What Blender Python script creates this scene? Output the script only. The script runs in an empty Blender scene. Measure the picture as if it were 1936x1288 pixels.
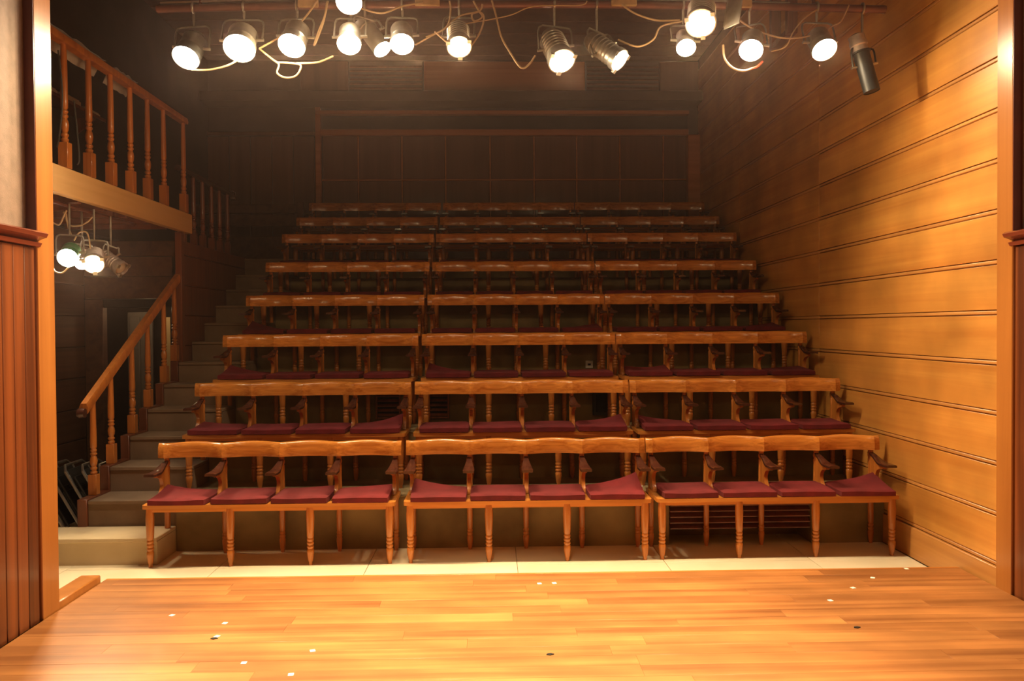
import bpy, bmesh, math, random
from mathutils import Vector, Matrix
random.seed(7)
S = bpy.context.scene
COL = S.collection
PI = math.pi

# ------------------------------------------------------------------ camera
F_PX = 1570.0
cam_d = bpy.data.cameras.new('camera')
cam_d.sensor_width = 36.0
cam_d.lens = F_PX / 1936 * 36.0
cam_d.clip_start = 0.05
cam = bpy.data.objects.new('camera', cam_d)
COL.objects.link(cam)
CAM = Vector((0, 0, 1.71))
YAW, PITCH, ROLL = 0.0255, 0.0166, 0.0065
cam.matrix_world = (Matrix.Translation(CAM) @ Matrix.Rotation(-YAW, 4, 'Z')
                    @ Matrix.Rotation(PI / 2 - PITCH, 4, 'X') @ Matrix.Rotation(-ROLL, 4, 'Z'))
S.camera = cam
# ------------------------------------------------------------------ world, exposure
W = bpy.data.worlds.new('world')
S.world = W
W.use_nodes = True
W.node_tree.nodes['Background'].inputs[0].default_value = (0.9, 0.6, 0.4, 1)
W.node_tree.nodes['Background'].inputs[1].default_value = 0.006
S.view_settings.view_transform = 'Standard'
S.view_settings.look = 'None'
S.view_settings.gamma = 1
S.view_settings.use_curve_mapping = False
S.view_settings.exposure = 0.0
S.cycles.max_bounces = 7
S.cycles.diffuse_bounces = 4
S.cycles.adaptive_threshold = 0.02
BEAM_W, SPILL_W, LENS_E = 155.0, 5.0, 150.0
LCOL = (1.0, 0.72, 0.37)
# thin haze that catches the lamp light, added in place of lens flare
vsc = W.node_tree.nodes.new('ShaderNodeVolumeScatter')
vsc.inputs['Color'].default_value = (1.0, 0.72, 0.66, 1)
vsc.inputs['Density'].default_value = 0.0009
vsc.inputs['Anisotropy'].default_value = 0.86
W.node_tree.links.new(vsc.outputs[0], W.node_tree.nodes['World Output'].inputs['Volume'])

def lamp(name, kind, loc, energy, color=LCOL, aim=None, size=0.06, angle=60, blend=0.5):
    d = bpy.data.lights.new(name, kind)
    d.energy = energy
    d.color = color
    if kind in ('POINT', 'SPOT'):
        d.shadow_soft_size = size
    if kind == 'SPOT':
        d.spot_size = math.radians(angle)
        d.spot_blend = blend
    if kind == 'AREA':
        d.shape = 'RECTANGLE'
        d.size, d.size_y = size
    o = bpy.data.objects.new(name, d)
    COL.objects.link(o)
    o.location = loc
    if aim is not None:
        o.rotation_euler = Vector(aim).to_track_quat('-Z', 'Y').to_euler()
    return o

# unseen wash spots added above the view to brighten stage and benches
lamp('added_wash', 'SPOT', (-0.3, 2.0, 5.0), 3000, color=(1.0, 0.82, 0.48), aim=(0.05, 0.32, -1), size=0.15, angle=48, blend=1.0)
lamp('passage_fill', 'POINT', (-3.6, 8.85, 1.95), 3, size=0.05)  # added fill point, stands in for light reaching the passage from elsewhere
lamp('added_wash', 'SPOT', (1.4, 1.0, 4.9), 35, aim=(0.1, 1.0, -0.62), size=0.12, angle=80, blend=0.8)
lamp('added_wash', 'SPOT', (-1.6, 1.0, 4.9), 28, aim=(0.3, 1.0, -0.62), size=0.12, angle=80, blend=0.8)

# ------------------------------------------------------------------ materials
def mat(name):
    m = bpy.data.materials.new(name)
    m.use_nodes = True
    nt = m.node_tree
    return m, nt, nt.nodes['Principled BSDF']

def N(nt, t, **kw):
    n = nt.nodes.new(t)
    for k, v in kw.items():
        setattr(n, k, v)
    return n

def wood(name, c1, c2, axis='X', rough=0.35, coat=0.0, grain=1.0, var=0.12, bump=0.15, mott=0.0):
    """grain runs along axis; c1 light, c2 dark"""
    m, nt, b = mat(name)
    L = nt.links.new
    tc = N(nt, 'ShaderNodeTexCoord')
    oi = N(nt, 'ShaderNodeObjectInfo')
    mp = N(nt, 'ShaderNodeMapping')
    s = {'X': (0.4, 14, 14), 'Y': (14, 0.4, 14), 'Z': (14, 14, 0.4)}[axis]
    mp.inputs['Scale'].default_value = [v * grain for v in s]
    add = N(nt, 'ShaderNodeVectorMath', operation='ADD')
    sc = N(nt, 'ShaderNodeVectorMath', operation='SCALE')
    cb = N(nt, 'ShaderNodeCombineXYZ')
    for i in range(3):
        L(oi.outputs['Random'], cb.inputs[i])
    L(cb.outputs[0], sc.inputs[0]); sc.inputs['Scale'].default_value = 37.0
    L(tc.outputs['Object'], mp.inputs[0])
    L(mp.outputs[0], add.inputs[0]); L(sc.outputs[0], add.inputs[1])
    nz = N(nt, 'ShaderNodeTexNoise')
    nz.inputs['Scale'].default_value = 1.0
    nz.inputs['Detail'].default_value = 5
    nz.inputs['Roughness'].default_value = 0.62
    nz.inputs['Distortion'].default_value = 0.6
    L(add.outputs[0], nz.inputs['Vector'])
    cr = N(nt, 'ShaderNodeValToRGB')
    cr.color_ramp.elements[0].position = 0.32
    cr.color_ramp.elements[0].color = (*c2, 1)
    cr.color_ramp.elements[1].position = 0.68
    cr.color_ramp.elements[1].color = (*c1, 1)
    L(nz.outputs['Fac'], cr.inputs[0])
    # per-board tone and blotches
    hsv = N(nt, 'ShaderNodeHueSaturation')
    mr = N(nt, 'ShaderNodeMapRange')
    mr.inputs['To Min'].default_value = 1 - var
    mr.inputs['To Max'].default_value = 1 + var
    L(oi.outputs['Random'], mr.inputs['Value'])
    val = mr.outputs[0]
    if mott > 0:
        n2 = N(nt, 'ShaderNodeTexNoise')
        n2.inputs['Scale'].default_value = 1.6
        n2.inputs['Detail'].default_value = 4
        L(tc.outputs['Object'], n2.inputs['Vector'])
        m2 = N(nt, 'ShaderNodeMapRange')
        m2.inputs['From Min'].default_value = 0.3
        m2.inputs['From Max'].default_value = 0.7
        m2.inputs['To Min'].default_value = 1 - mott
        m2.inputs['To Max'].default_value = 1 + mott
        L(n2.outputs['Fac'], m2.inputs['Value'])
        mu = N(nt, 'ShaderNodeMath', operation='MULTIPLY')
        L(val, mu.inputs[0]); L(m2.outputs[0], mu.inputs[1])
        val = mu.outputs[0]
    L(val, hsv.inputs['Value'])
    L(cr.outputs[0], hsv.inputs['Color'])
    L(hsv.outputs[0], b.inputs['Base Color'])
    b.inputs['Roughness'].default_value = rough
    b.inputs['Coat Weight'].default_value = coat
    b.inputs['Coat Roughness'].default_value = 0.12
    if bump:
        bp = N(nt, 'ShaderNodeBump')
        bp.inputs['Strength'].default_value = bump
        bp.inputs['Distance'].default_value = 0.004
        L(nz.outputs['Fac'], bp.inputs['Height'])
        L(bp.outputs[0], b.inputs['Normal'])
    return m

def blotchy(name, c1, c2, scale=4, rough=0.8, metal=0.0, bump=0.1, var=0.0, sheen=0.0, detail=6):
    m, nt, b = mat(name)
    L = nt.links.new
    tc = N(nt, 'ShaderNodeTexCoord')
    nz = N(nt, 'ShaderNodeTexNoise')
    nz.inputs['Scale'].default_value = scale
    nz.inputs['Detail'].default_value = detail
    L(tc.outputs['Object'], nz.inputs['Vector'])
    cr = N(nt, 'ShaderNodeValToRGB')
    cr.color_ramp.elements[0].position = 0.3
    cr.color_ramp.elements[0].color = (*c2, 1)
    cr.color_ramp.elements[1].position = 0.7
    cr.color_ramp.elements[1].color = (*c1, 1)
    L(nz.outputs['Fac'], cr.inputs[0])
    out = cr.outputs[0]
    if var:
        oi = N(nt, 'ShaderNodeObjectInfo')
        hsv = N(nt, 'ShaderNodeHueSaturation')
        mr = N(nt, 'ShaderNodeMapRange')
        mr.inputs['To Min'].default_value = 1 - var
        mr.inputs['To Max'].default_value = 1 + var
        L(oi.outputs['Random'], mr.inputs['Value'])
        L(mr.outputs[0], hsv.inputs['Value']); L(out, hsv.inputs['Color'])
        out = hsv.outputs[0]
    L(out, b.inputs['Base Color'])
    b.inputs['Roughness'].default_value = rough
    b.inputs['Metallic'].default_value = metal
    b.inputs['Sheen Weight'].default_value = sheen
    if bump:
        n3 = N(nt, 'ShaderNodeTexNoise')
        n3.inputs['Scale'].default_value = scale * 12
        L(tc.outputs['Object'], n3.inputs['Vector'])
        bp = N(nt, 'ShaderNodeBump')
        bp.inputs['Strength'].default_value = bump
        bp.inputs['Distance'].default_value = 0.005
        L(n3.outputs['Fac'], bp.inputs['Height'])
        L(bp.outputs[0], b.inputs['Normal'])
    return m

def emis(name, col, strength):
    m, nt, b = mat(name)
    b.inputs['Base Color'].default_value = (0.8, 0.8, 0.8, 1)
    b.inputs['Emission Color'].default_value = (*col, 1)
    b.inputs['Emission Strength'].default_value = strength
    b.inputs['Roughness'].default_value = 0.2
    return m

M = dict(
    rail=wood('bench_rail_wood', (0.76, 0.30, 0.055), (0.42, 0.125, 0.018), 'X', 0.2, 0.4, 2.4, 0.10, 0.06),
    bench=wood('bench_wood', (0.66, 0.26, 0.05), (0.42, 0.13, 0.02), 'X', 0.32, 0.25, 1.0, 0.08),
    leg=wood('turned_leg_wood', (0.58, 0.20, 0.036), (0.38, 0.11, 0.016), 'Z', 0.32, 0.25, 1.0, 0.10),
    arm=wood('dark_arm_wood', (0.075, 0.024, 0.014), (0.04, 0.012, 0.008), 'Y', 0.25, 0.3, 1.0, 0.1),
    velvet=blotchy('maroon_cushion_cloth', (0.165, 0.010, 0.013), (0.11, 0.006, 0.008), 9, 0.95, bump=0.25, var=0.16, sheen=0.0),
    wallply=wood('honey_wall_board', (0.60, 0.28, 0.06), (0.46, 0.175, 0.032), 'Y', 0.42, 0.12, 0.6, 0.06, 0.08, 0.26),
    bead=wood('wall_bead_wood', (0.56, 0.26, 0.07), (0.44, 0.185, 0.048), 'Y', 0.4, 0.1, 1, 0.04),
    joint=blotchy('dark_joint', (0.12, 0.045, 0.016), (0.08, 0.03, 0.01), 5, 0.8),
    post=wood('jamb_post_wood', (0.43, 0.165, 0.036), (0.32, 0.11, 0.022), 'Z', 0.33, 0.3, 0.7, 0.04, 0.08, 0.06),
    fascia=wood('fascia_wood', (0.80, 0.48, 0.19), (0.70, 0.39, 0.14), 'Y', 0.4, 0.15, 0.7, 0.03),
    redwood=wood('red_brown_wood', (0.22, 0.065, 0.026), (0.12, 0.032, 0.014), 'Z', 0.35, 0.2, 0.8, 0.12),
    redpaint=blotchy('dark_red_paint', (0.13, 0.022, 0.016), (0.09, 0.014, 0.011), 6, 0.35),
    dado=wood('dado_board_wood', (0.25, 0.068, 0.018), (0.07, 0.018, 0.007), 'Z', 0.33, 0.25, 0.55, 0.18),
    moulding=wood('moulding_wood', (0.26, 0.06, 0.03), (0.15, 0.035, 0.018), 'Y', 0.25, 0.4, 1, 0.03),
    plaster=blotchy('grey_brown_board', (0.26, 0.165, 0.12), (0.19, 0.12, 0.085), 16, 0.75, bump=0.3),
    stage=wood('stage_board_wood', (0.44, 0.182, 0.055), (0.24, 0.082, 0.022), 'X', 0.40, 0.1, 0.7, 0.03, 0.1, 0.30),
    tile=blotchy('cream_floor_tile', (0.78, 0.68, 0.50), (0.70, 0.60, 0.42), 3, 0.35, bump=0.03, var=0.05),
    grout=blotchy('grout', (0.40, 0.32, 0.21), (0.34, 0.27, 0.17), 5, 0.9),
    concrete=blotchy('tier_concrete', (0.32, 0.225, 0.10), (0.15, 0.10, 0.045), 2.3, 0.85, bump=0.25, detail=9),
    stepc=blotchy('step_concrete', (0.27, 0.175, 0.105), (0.17, 0.105, 0.06), 3.0, 0.8, bump=0.2, detail=9),
    stepfirst=blotchy('lit_pale_step_concrete', (0.66, 0.52, 0.33), (0.52, 0.39, 0.23), 3.0, 0.75, bump=0.2, detail=9),  # step concrete paled, so the beam light on it sits in the colour
    black=blotchy('matt_black', (0.012, 0.011, 0.010), (0.006, 0.006, 0.006), 5, 0.9),
    blackmetal=blotchy('black_metal', (0.035, 0.033, 0.03), (0.02, 0.02, 0.018), 8, 0.42, 0.2, bump=0.05),
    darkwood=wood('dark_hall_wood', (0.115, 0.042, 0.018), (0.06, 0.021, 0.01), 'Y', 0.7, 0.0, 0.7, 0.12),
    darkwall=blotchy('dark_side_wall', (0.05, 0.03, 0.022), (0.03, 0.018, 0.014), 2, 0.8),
    backpanel=wood('back_panel_wood', (0.15, 0.055, 0.028), (0.105, 0.036, 0.019), 'Z', 0.5, 0.1, 0.5, 0.10),
    backframe=wood('back_frame_wood', (0.50, 0.19, 0.06), (0.36, 0.125, 0.038), 'X', 0.45, 0.1, 0.6, 0.05),
    steel=blotchy('worn_steel', (0.55, 0.50, 0.42), (0.38, 0.34, 0.28), 12, 0.32, 0.85, bump=0.03),
    grey=blotchy('grey_metal', (0.30, 0.27, 0.23), (0.20, 0.18, 0.155), 10, 0.4, 0.5, bump=0.03),
    pipe=blotchy('brown_pipe', (0.20, 0.06, 0.035), (0.12, 0.035, 0.02), 8, 0.35, 0.1),
    cable=blotchy('tan_cable', (0.50, 0.34, 0.19), (0.38, 0.25, 0.13), 10, 0.5),
    darkcable=blotchy('dark_cable', (0.05, 0.045, 0.04), (0.03, 0.03, 0.025), 10, 0.5),
    wirered=blotchy('red_cable', (0.55, 0.09, 0.04), (0.4, 0.06, 0.03), 10, 0.5),
    boxwood=blotchy('junction_box_tan', (0.55, 0.36, 0.17), (0.36, 0.22, 0.09), 14, 0.6),
    silver=blotchy('silver_foil', (0.62, 0.52, 0.48), (0.42, 0.34, 0.31), 20, 0.38, 0.6, bump=0.4),
    cloth=blotchy('grey_sheet', (0.42, 0.38, 0.36), (0.30, 0.27, 0.26), 6, 0.85),
    paper=blotchy('pale_paper', (0.62, 0.52, 0.40), (0.50, 0.42, 0.32), 6, 0.8),
    doorgrey=blotchy('grey_door_paint', (0.24, 0.20, 0.18), (0.19, 0.155, 0.14), 3, 0.5, bump=0.05),
    palewood=wood('pale_board_wood', (0.62, 0.42, 0.2), (0.5, 0.32, 0.14), 'Z', 0.5),
    white=blotchy('white_plastic', (0.75, 0.72, 0.66), (0.68, 0.65, 0.6), 5, 0.4),
    tape=blotchy('white_tape', (0.95, 0.92, 0.8), (0.9, 0.86, 0.74), 5, 0.5),
    green=blotchy('green_housing', (0.05, 0.16, 0.07), (0.03, 0.10, 0.045), 8, 0.4),
    soffit=blotchy('soffit_board', (0.36, 0.29, 0.21), (0.25, 0.19, 0.13), 6, 0.8),
    lens=emis('lit_lens', (1.0, 0.88, 0.66), LENS_E),
    lens2=emis('lit_lens_cool', (1.0, 0.92, 0.80), LENS_E),
    lensoff=blotchy('unlit_lens', (0.5, 0.4, 0.3), (0.3, 0.24, 0.18), 8, 0.1),
)

# ------------------------------------------------------------------ mesh helpers
class MB:
    def __init__(self):
        self.v = []; self.f = []; self.sm = []; self.mi = []; self.T = Matrix.Identity(4); self.m = 0
    def add(self, vs, fs, smooth=False):
        b = len(self.v)
        self.v += [self.T @ Vector(p) for p in vs]
        for f in fs:
            self.f.append([b + i for i in f]); self.sm.append(smooth); self.mi.append(self.m)
        return self
    def box(self, x0, x1, y0, y1, z0, z1):
        return self.add([(x0, y0, z0), (x1, y0, z0), (x1, y1, z0), (x0, y1, z0), (x0, y0, z1), (x1, y0, z1), (x1, y1, z1), (x0, y1, z1)],
                        [(3, 2, 1, 0), (4, 5, 6, 7), (0, 1, 5, 4), (1, 2, 6, 5), (2, 3, 7, 6), (3, 0, 4, 7)])
    def cbox(self, x0, x1, y0, y1, z0, z1, c=0.004):
        """box with chamfered edges on all sides"""
        xs = (x0, x1); ys = (y0, y1); zs = (z0, z1)
        vs = []; idx = {}
        for i in (0, 1):
            for j in (0, 1):
                for k in (0, 1):
                    sx, sy, sz = (1 - 2 * i) * c, (1 - 2 * j) * c, (1 - 2 * k) * c
                    X, Y, Z = xs[i], ys[j], zs[k]
                    idx[i, j, k] = len(vs)
                    vs += [(X, Y + sy, Z + sz), (X + sx, Y, Z + sz), (X + sx, Y + sy, Z)]
        fs = []
        def q(a): fs.append(a)
        for i in (0, 1):
            a = [idx[i, 0, 0], idx[i, 1, 0], idx[i, 1, 1], idx[i, 0, 1]]
            q(a if i else a[::-1])
            a = [idx[0, i, 0] + 1, idx[0, i, 1] + 1, idx[1, i, 1] + 1, idx[1, i, 0] + 1]
            q(a if i else a[::-1])
            a = [idx[0, 0, i] + 2, idx[1, 0, i] + 2, idx[1, 1, i] + 2, idx[0, 1, i] + 2]
            q(a if i else a[::-1])
        for i in (0, 1):
            for j in (0, 1):
                q([idx[i, j, 0], idx[i, j, 0] + 1, idx[i, j, 1] + 1, idx[i, j, 1]])
                q([idx[i, 0, j], idx[i, 0, j] + 2, idx[i, 1, j] + 2, idx[i, 1, j]])
                q([idx[0, i, j] + 1, idx[0, i, j] + 2, idx[1, i, j] + 2, idx[1, i, j] + 1])
        for k in idx.values():
            q([k, k + 1, k + 2])
        return self.add(vs, fs)
    def lathe(self, prof, n=14, cx=0, cy=0, cap=True):
        vs = []; fs = []
        for r, z in prof:
            for i in range(n):
                a = 2 * PI * i / n
                vs.append((cx + r * math.cos(a), cy + r * math.sin(a), z))
        for j in range(len(prof) - 1):
            for i in range(n):
                k = (i + 1) % n
                fs.append((j * n + i, j * n + k, (j + 1) * n + k, (j + 1) * n + i))
        self.add(vs, fs, True)
        if cap:
            b = len(prof) - 1
            self.add(vs[:n], [tuple(range(n))[::-1]])
            self.add(vs[b * n:], [tuple(range(n))])
        return self
    def tube(self, pts, r=0.01, n=8, closed=False):
        P = [Vector(p) for p in pts]
        vs = []; fs = []
        up = Vector((0.13, 0.21, 0.97))
        K = len(P)
        for i, p in enumerate(P):
            d = (P[min(i + 1, K - 1)] - P[max(i - 1, 0)])
            if closed: d = P[(i + 1) % K] - P[i - 1]
            d.normalize()
            s = d.cross(up)
            if s.length < 0.05: s = d.cross(Vector((1, 0, 0)))
            s.normalize(); t = s.cross(d).normalized(); up = t
            rr = r[i] if isinstance(r, (list, tuple)) else r
            for k in range(n):
                a = 2 * PI * k / n
                vs.append(p + s * rr * math.cos(a) + t * rr * math.sin(a))
        for i in range(K if closed else K - 1):
            j = (i + 1) % K
            for k in range(n):
                l = (k + 1) % n
                fs.append((i * n + k, i * n + l, j * n + l, j * n + k))
        self.add(vs, fs, True)
        if not closed:
            self.add(vs[:n], [tuple(range(n))]); self.add(vs[-n:], [tuple(range(n))[::-1]])
        return self
    def prism(self, poly, x0, x1, axis='X'):
        """poly = list of 2-D points; extruded along axis"""
        n = len(poly)
        def P(a, b, t):
            return {'X': (t, a, b), 'Y': (a, t, b), 'Z': (a, b, t)}[axis]
        vs = [P(a, b, x0) for a, b in poly] + [P(a, b, x1) for a, b in poly]
        fs = [tuple(range(n)), tuple(range(2 * n - 1, n - 1, -1))]
        fs += [(i, i + n, (i + 1) % n + n, (i + 1) % n) for i in range(n)]
        return self.add(vs, fs)
    def build(self, name, m, parent=None, **props):
        me = bpy.data.meshes.new(name)
        me.from_pydata([tuple(v) for v in self.v], [], self.f)
        ms = m if isinstance(m, (list, tuple)) else [m]
        for x in ms: me.materials.append(x)
        me.polygons.foreach_set('use_smooth', self.sm)
        me.polygons.foreach_set('material_index', self.mi)
        bm = bmesh.new(); bm.from_mesh(me)
        bmesh.ops.remove_doubles(bm, verts=bm.verts, dist=1e-6)
        bmesh.ops.recalc_face_normals(bm, faces=bm.faces)
        bm.to_mesh(me); bm.free()
        me.set_sharp_from_angle(angle=math.radians(38))
        me.update()
        return link(name, me, parent, **props)

def link(name, me, parent=None, **props):
    o = bpy.data.objects.new(name, me)
    COL.objects.link(o)
    if parent: o.parent = parent
    for k, v in props.items(): o[k] = v
    return o

def empty(name, loc=(0, 0, 0), rz=0, **props):
    o = bpy.data.objects.new(name, None)
    o.empty_display_size = 0.1
    COL.objects.link(o)
    o.location = loc
    o.rotation_euler = (0, 0, rz)
    for k, v in props.items(): o[k] = v
    return o

def copy_tree(o, parent=None):
    c = o.copy(); COL.objects.link(c)
    c.parent = parent
    for ch in CH(o): copy_tree(ch, c)
    return c
def CH(o):
    return [x for x in list(o.children)]

ST = dict(kind='structure')
GX0, GX1 = -4.1, 3.08          # hall side walls
YB = 12.25                      # back wall
ZC = 5.62                       # ceiling

# ================================================================== SETTING
# audience floor with big cream tiles
fl = MB().box(-5.6, 3.3, -4.0, YB + 0.2, -0.2, -0.012).build('floor', M['grout'], **ST)
k = 0
for j in range(2):
    for i in range(7):
        x0 = -4.1 + i * 1.07; y0 = 5.05 + j * 0.9
        x1 = min(x0 + 1.066, 3.06)
        MB().cbox(x0, x1, y0, y0 + 0.896, -0.012, 0.0, 0.0015).build('tile', M['tile'], fl)
# stage
HS = 0.112
stg = MB().box(-2.47, 3.06, -3.5, 5.33, 0.0, HS - 0.02).build('floor_stage', M['joint'], **ST)
y = 2.4; r = 0
MB().box(-2.47, 3.06, -3.5, 2.397, HS - 0.02, HS).build('stage_rear_boards', M['stage'], stg, kind='stuff')
while y < 5.3:
    w = 0.1225
    x = -2.47 - random.random() * 0.9
    while x < 3.05:
        L = random.choice((0.9, 1.2, 1.5, 1.8, 2.1))
        a, b = max(x, -2.47), min(x + L - 0.0006, 3.055)
        if b - a > 0.004:
            o = MB().cbox(0, b - a, 0, w - 0.0005, 0, 0.02, 0.0006).build('plank', M['stage'], stg)
            o.location = (a, y, HS - 0.02 + random.uniform(0, 0.0005))
        x += L
    y += w
MB().cbox(-2.47, 3.06, 5.335, 5.36, 0.0, HS + 0.001, 0.003).build('nosing', M['bench'], stg)
# timber kerb at the stage's left edge
MB().cbox(-2.60, -2.475, 4.78, 5.29, 0.0, HS + 0.045, 0.006).build('trim_1', M['post'], **ST)

# right wall: horizontal boards with a bead at each joint
wr = MB().box(GX1 + 0.03, GX1 + 0.15, 4.8, YB + 0.2, -0.1, ZC + 0.1).build('wall_right', M['joint'], **ST)
JZ = [0.245 + 0.3075 * i for i in range(19)]
seams = [4.95, 7.72, 10.2, YB]
zprev = 0.0
for z in JZ:
    if z > ZC: break
    for a, b in zip(seams[:-1], seams[1:]):
        if zprev == 0.0:
            MB().cbox(GX1 - 0.012, GX1 + 0.03, a, b - 0.003, 0, z - 0.022, 0.003).build('skirting_board', M['bead'], wr)
        else:
            MB().cbox(GX1, GX1 + 0.03, a, b - 0.003, zprev + 0.012, z - 0.022, 0.002).build('board', M['wallply'], wr)
        MB().cbox(GX1 + 0.002, GX1 + 0.03, a, b, z - 0.017, z + 0.008, 0.006).build('bead', M['bead'], wr)
    zprev = z
# high frame on right wall
fr = MB().cbox(2.98, GX1 - 0.001, 8.25, 8.33, 4.62, ZC, 0.004)
fr.cbox(2.98, GX1 - 0.001, 8.72, 8.8, 4.62, ZC, 0.004)
fr.cbox(2.98, GX1 - 0.001, 8.335, 8.715, 4.62, 4.68, 0.004)
fr.build('trim_2', M['redwood'], **ST)

# left side wall
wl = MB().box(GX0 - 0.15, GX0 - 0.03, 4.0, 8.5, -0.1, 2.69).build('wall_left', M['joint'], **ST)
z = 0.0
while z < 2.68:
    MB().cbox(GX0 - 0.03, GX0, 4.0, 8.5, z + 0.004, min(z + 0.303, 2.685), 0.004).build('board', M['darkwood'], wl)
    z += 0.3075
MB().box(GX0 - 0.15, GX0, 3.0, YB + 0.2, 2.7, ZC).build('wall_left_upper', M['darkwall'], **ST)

# ceiling: dark boards across
ce = MB().box(-4.3, 3.3, -4, YB + 0.2, ZC + 0.02, ZC + 0.15).build('ceiling', M['darkwall'], **ST)
y = 8.9
while y < YB:
    MB().cbox(-4.1, 3.08, y, min(y + 0.435, YB), ZC - 0.005, ZC + 0.02, 0.006).build('board', M['backpanel'], ce)
    y += 0.447

# back wall
bw = MB().box(-4.3, 3.3, YB + 0.03, YB + 0.2, 0, ZC + 0.1).build('wall_back', M['darkwall'], **ST)
def bk(x): return (x - 928) / 1570 * 12.2
def bz(y): return (618 - y) / 1570 * 12.2 + 1.71
cols = [613, 681, 763, 845, 929, 1012, 1093, 1175, 1258, 1303]
for a, b in zip(cols[:-1], cols[1:]):
    for z0, z1 in ((2.62, bz(340) - 0.012), (bz(340) + 0.012, bz(258))):
        MB().cbox(bk(a) + 0.014, bk(b) - 0.014, YB - 0.0, YB + 0.03, z0, z1, 0.004).build('panel', M['backpanel'], bw)
for a in cols[1:-1]:
    MB().cbox(bk(a) - 0.011, bk(a) + 0.011, YB - 0.015, YB + 0.03, 2.62, bz(258), 0.003).build('muntin', M['backframe'], bw)
MB().cbox(bk(613), bk(1303), YB - 0.018, YB + 0.03, bz(340) - 0.010, bz(340) + 0.010, 0.003).build('muntin', M['backframe'], bw)
MB().cbox(bk(604), bk(1305), YB - 0.06, YB + 0.03, bz(257), bz(246), 0.006).build('head_rail', M['backframe'], bw)
MB().cbox(bk(604), bk(1305), YB - 0.10, YB + 0.03, bz(219), bz(212), 0.006).build('head_rail', M['backframe'], bw)
MB().box(bk(604), bk(1305), YB + 0.01, YB + 0.03, bz(246), bz(219)).build('recess_board', M['black'], bw)
MB().cbox(bk(602), bk(612), YB - 0.07, YB + 0.03, 2.62, bz(205), 0.006).build('post', M['backframe'], bw)
MB().cbox(bk(1302), bk(1327), YB - 0.12, YB + 0.03, 2.62, bz(258), 0.006).build('pilaster', M['backframe'], bw)
MB().cbox(-4.1, 3.07, YB - 0.35, YB + 0.03, bz(203), bz(184), 0.01).build('beam', M['darkwall'], bw)
for a, b, m in ((575, 664, 'backpanel'), (666, 804, 'darkwall'), (806, 1109, 'backframe'), (1111, 1250, 'darkwall'), (1252, 1325, 'backpanel')):
    MB().cbox(bk(a), bk(b), YB - 0.03, YB + 0.03, bz(183), bz(118), 0.005).build('upper_panel', M[m], bw)
for a, b in ((668, 802), (1113, 1248)):
    for i in range(7):
        zz = bz(180) + i * 0.062
        MB().prism([(YB - 0.075, zz), (YB - 0.03, zz + 0.035), (YB - 0.03, zz + 0.045), (YB - 0.075, zz + 0.01)], bk(a), bk(b)).build('slat', M['darkwood'], bw)
x = -4.1
while x < -2.56:
    w = 0.31
    MB().cbox(x, min(x + w - 0.01, -2.535), YB - 0.01, YB + 0.03, 2.62, bz(258), 0.006).build('board', M['backframe' if False else 'backpanel'], bw)
    x += w
MB().cbox(-4.1, -2.535, YB - 0.05, YB + 0.03, bz(257), bz(250), 0.006).build('head_rail', M['backpanel'], bw)

# seating tiers
RP = 0.755
TZ = [0.4, 0.8, 1.2, 1.6, 2.0, 2.3, 2.6]
for k, z in enumerate(TZ):
    y0 = 6.42 + RP * k
    y1 = y0 + RP if k < 6 else YB
    b = MB()
    zb = max(0, z - 0.75)
    if k == 0:      # opening with louvres under the right-hand front bench
        b.box(-2.425, 1.38, y0, y1, 0, z).box(2.50, 3.075, y0, y1, 0, z).box(1.38, 2.5, y0, y1, 0.34, z).box(1.38, 2.5, y0 + 0.3, y1, 0, 0.34)
    else:
        b.box(-2.425, 3.075, y0, y1, zb, z)
    t = b.build('seating_tier', M['concrete'], **ST)
    MB().cbox(-2.425, 3.075, y0 - 0.006, y0 + 0.05, z, z + 0.012, 0.003).build('edge_strip', M['concrete'], t)
    if k == 0:
        MB().cbox(1.385, 2.495, y0 - 0.012, y0 + 0.02, 0.30, 0.338, 0.003).build('vent_frame', M['redwood'], t)
        for i in range(4):
            zz = 0.255 - i * 0.045
            MB().prism([(y0, zz), (y0 + 0.045, zz + 0.03), (y0 + 0.045, zz + 0.038), (y0, zz + 0.008)], 1.39, 2.49).build('slat', M['redwood'], t)

def vent(x0, x1, y, z0, z1, label):
    e = empty('wall_vent', ((x0 + x1) / 2, y, z0), label=label, category='vent', group='louvred vents in the seating risers')
    w = (x1 - x0) / 2; h = z1 - z0
    MB().box(-w, w, -0.004, -0.0005, 0, h).build('backing', M['black'], e)
    f = MB()
    f.cbox(-w, -w + 0.018, -0.022, -0.0005, 0, h, 0.002).cbox(w - 0.018, w, -0.022, -0.0005, 0, h, 0.002)
    f.cbox(-w + 0.018, w - 0.018, -0.022, -0.0005, 0, 0.018, 0.002).cbox(-w + 0.018, w - 0.018, -0.022, -0.0005, h - 0.018, h, 0.002)
    f.build('frame', M['redwood'], e)
    n = 5
    for i in range(n):
        zz = 0.025 + i * (h - 0.05) / n
        MB().prism([(-0.02, zz), (-0.004, zz + 0.016), (-0.004, zz + 0.024), (-0.02, zz + 0.007)], -w + 0.018, w - 0.018).build('slat', M['redwood'], e)
vent(-1.10, -0.86, 6.42 + 2 * RP, 0.84, 1.12, 'louvred vent in the third riser, seen under the left bench back')
vent(-0.67, -0.40, 6.42 + 2 * RP, 0.84, 1.12, 'louvred vent in the third riser, seen under the middle bench back')
e = empty('junction_box', (1.05, 6.42 + 2 * RP, 0.86), label='black box fixed to the riser behind the second row', category='box')
MB().cbox(-0.08, 0.08, -0.05, -0.0005, 0, 0.24, 0.004).build('case', M['blackmetal'], e)
MB().cbox(-0.05, 0.05, -0.06, -0.0505, 0.03, 0.2, 0.003).build('lid', M['black'], e)
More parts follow.
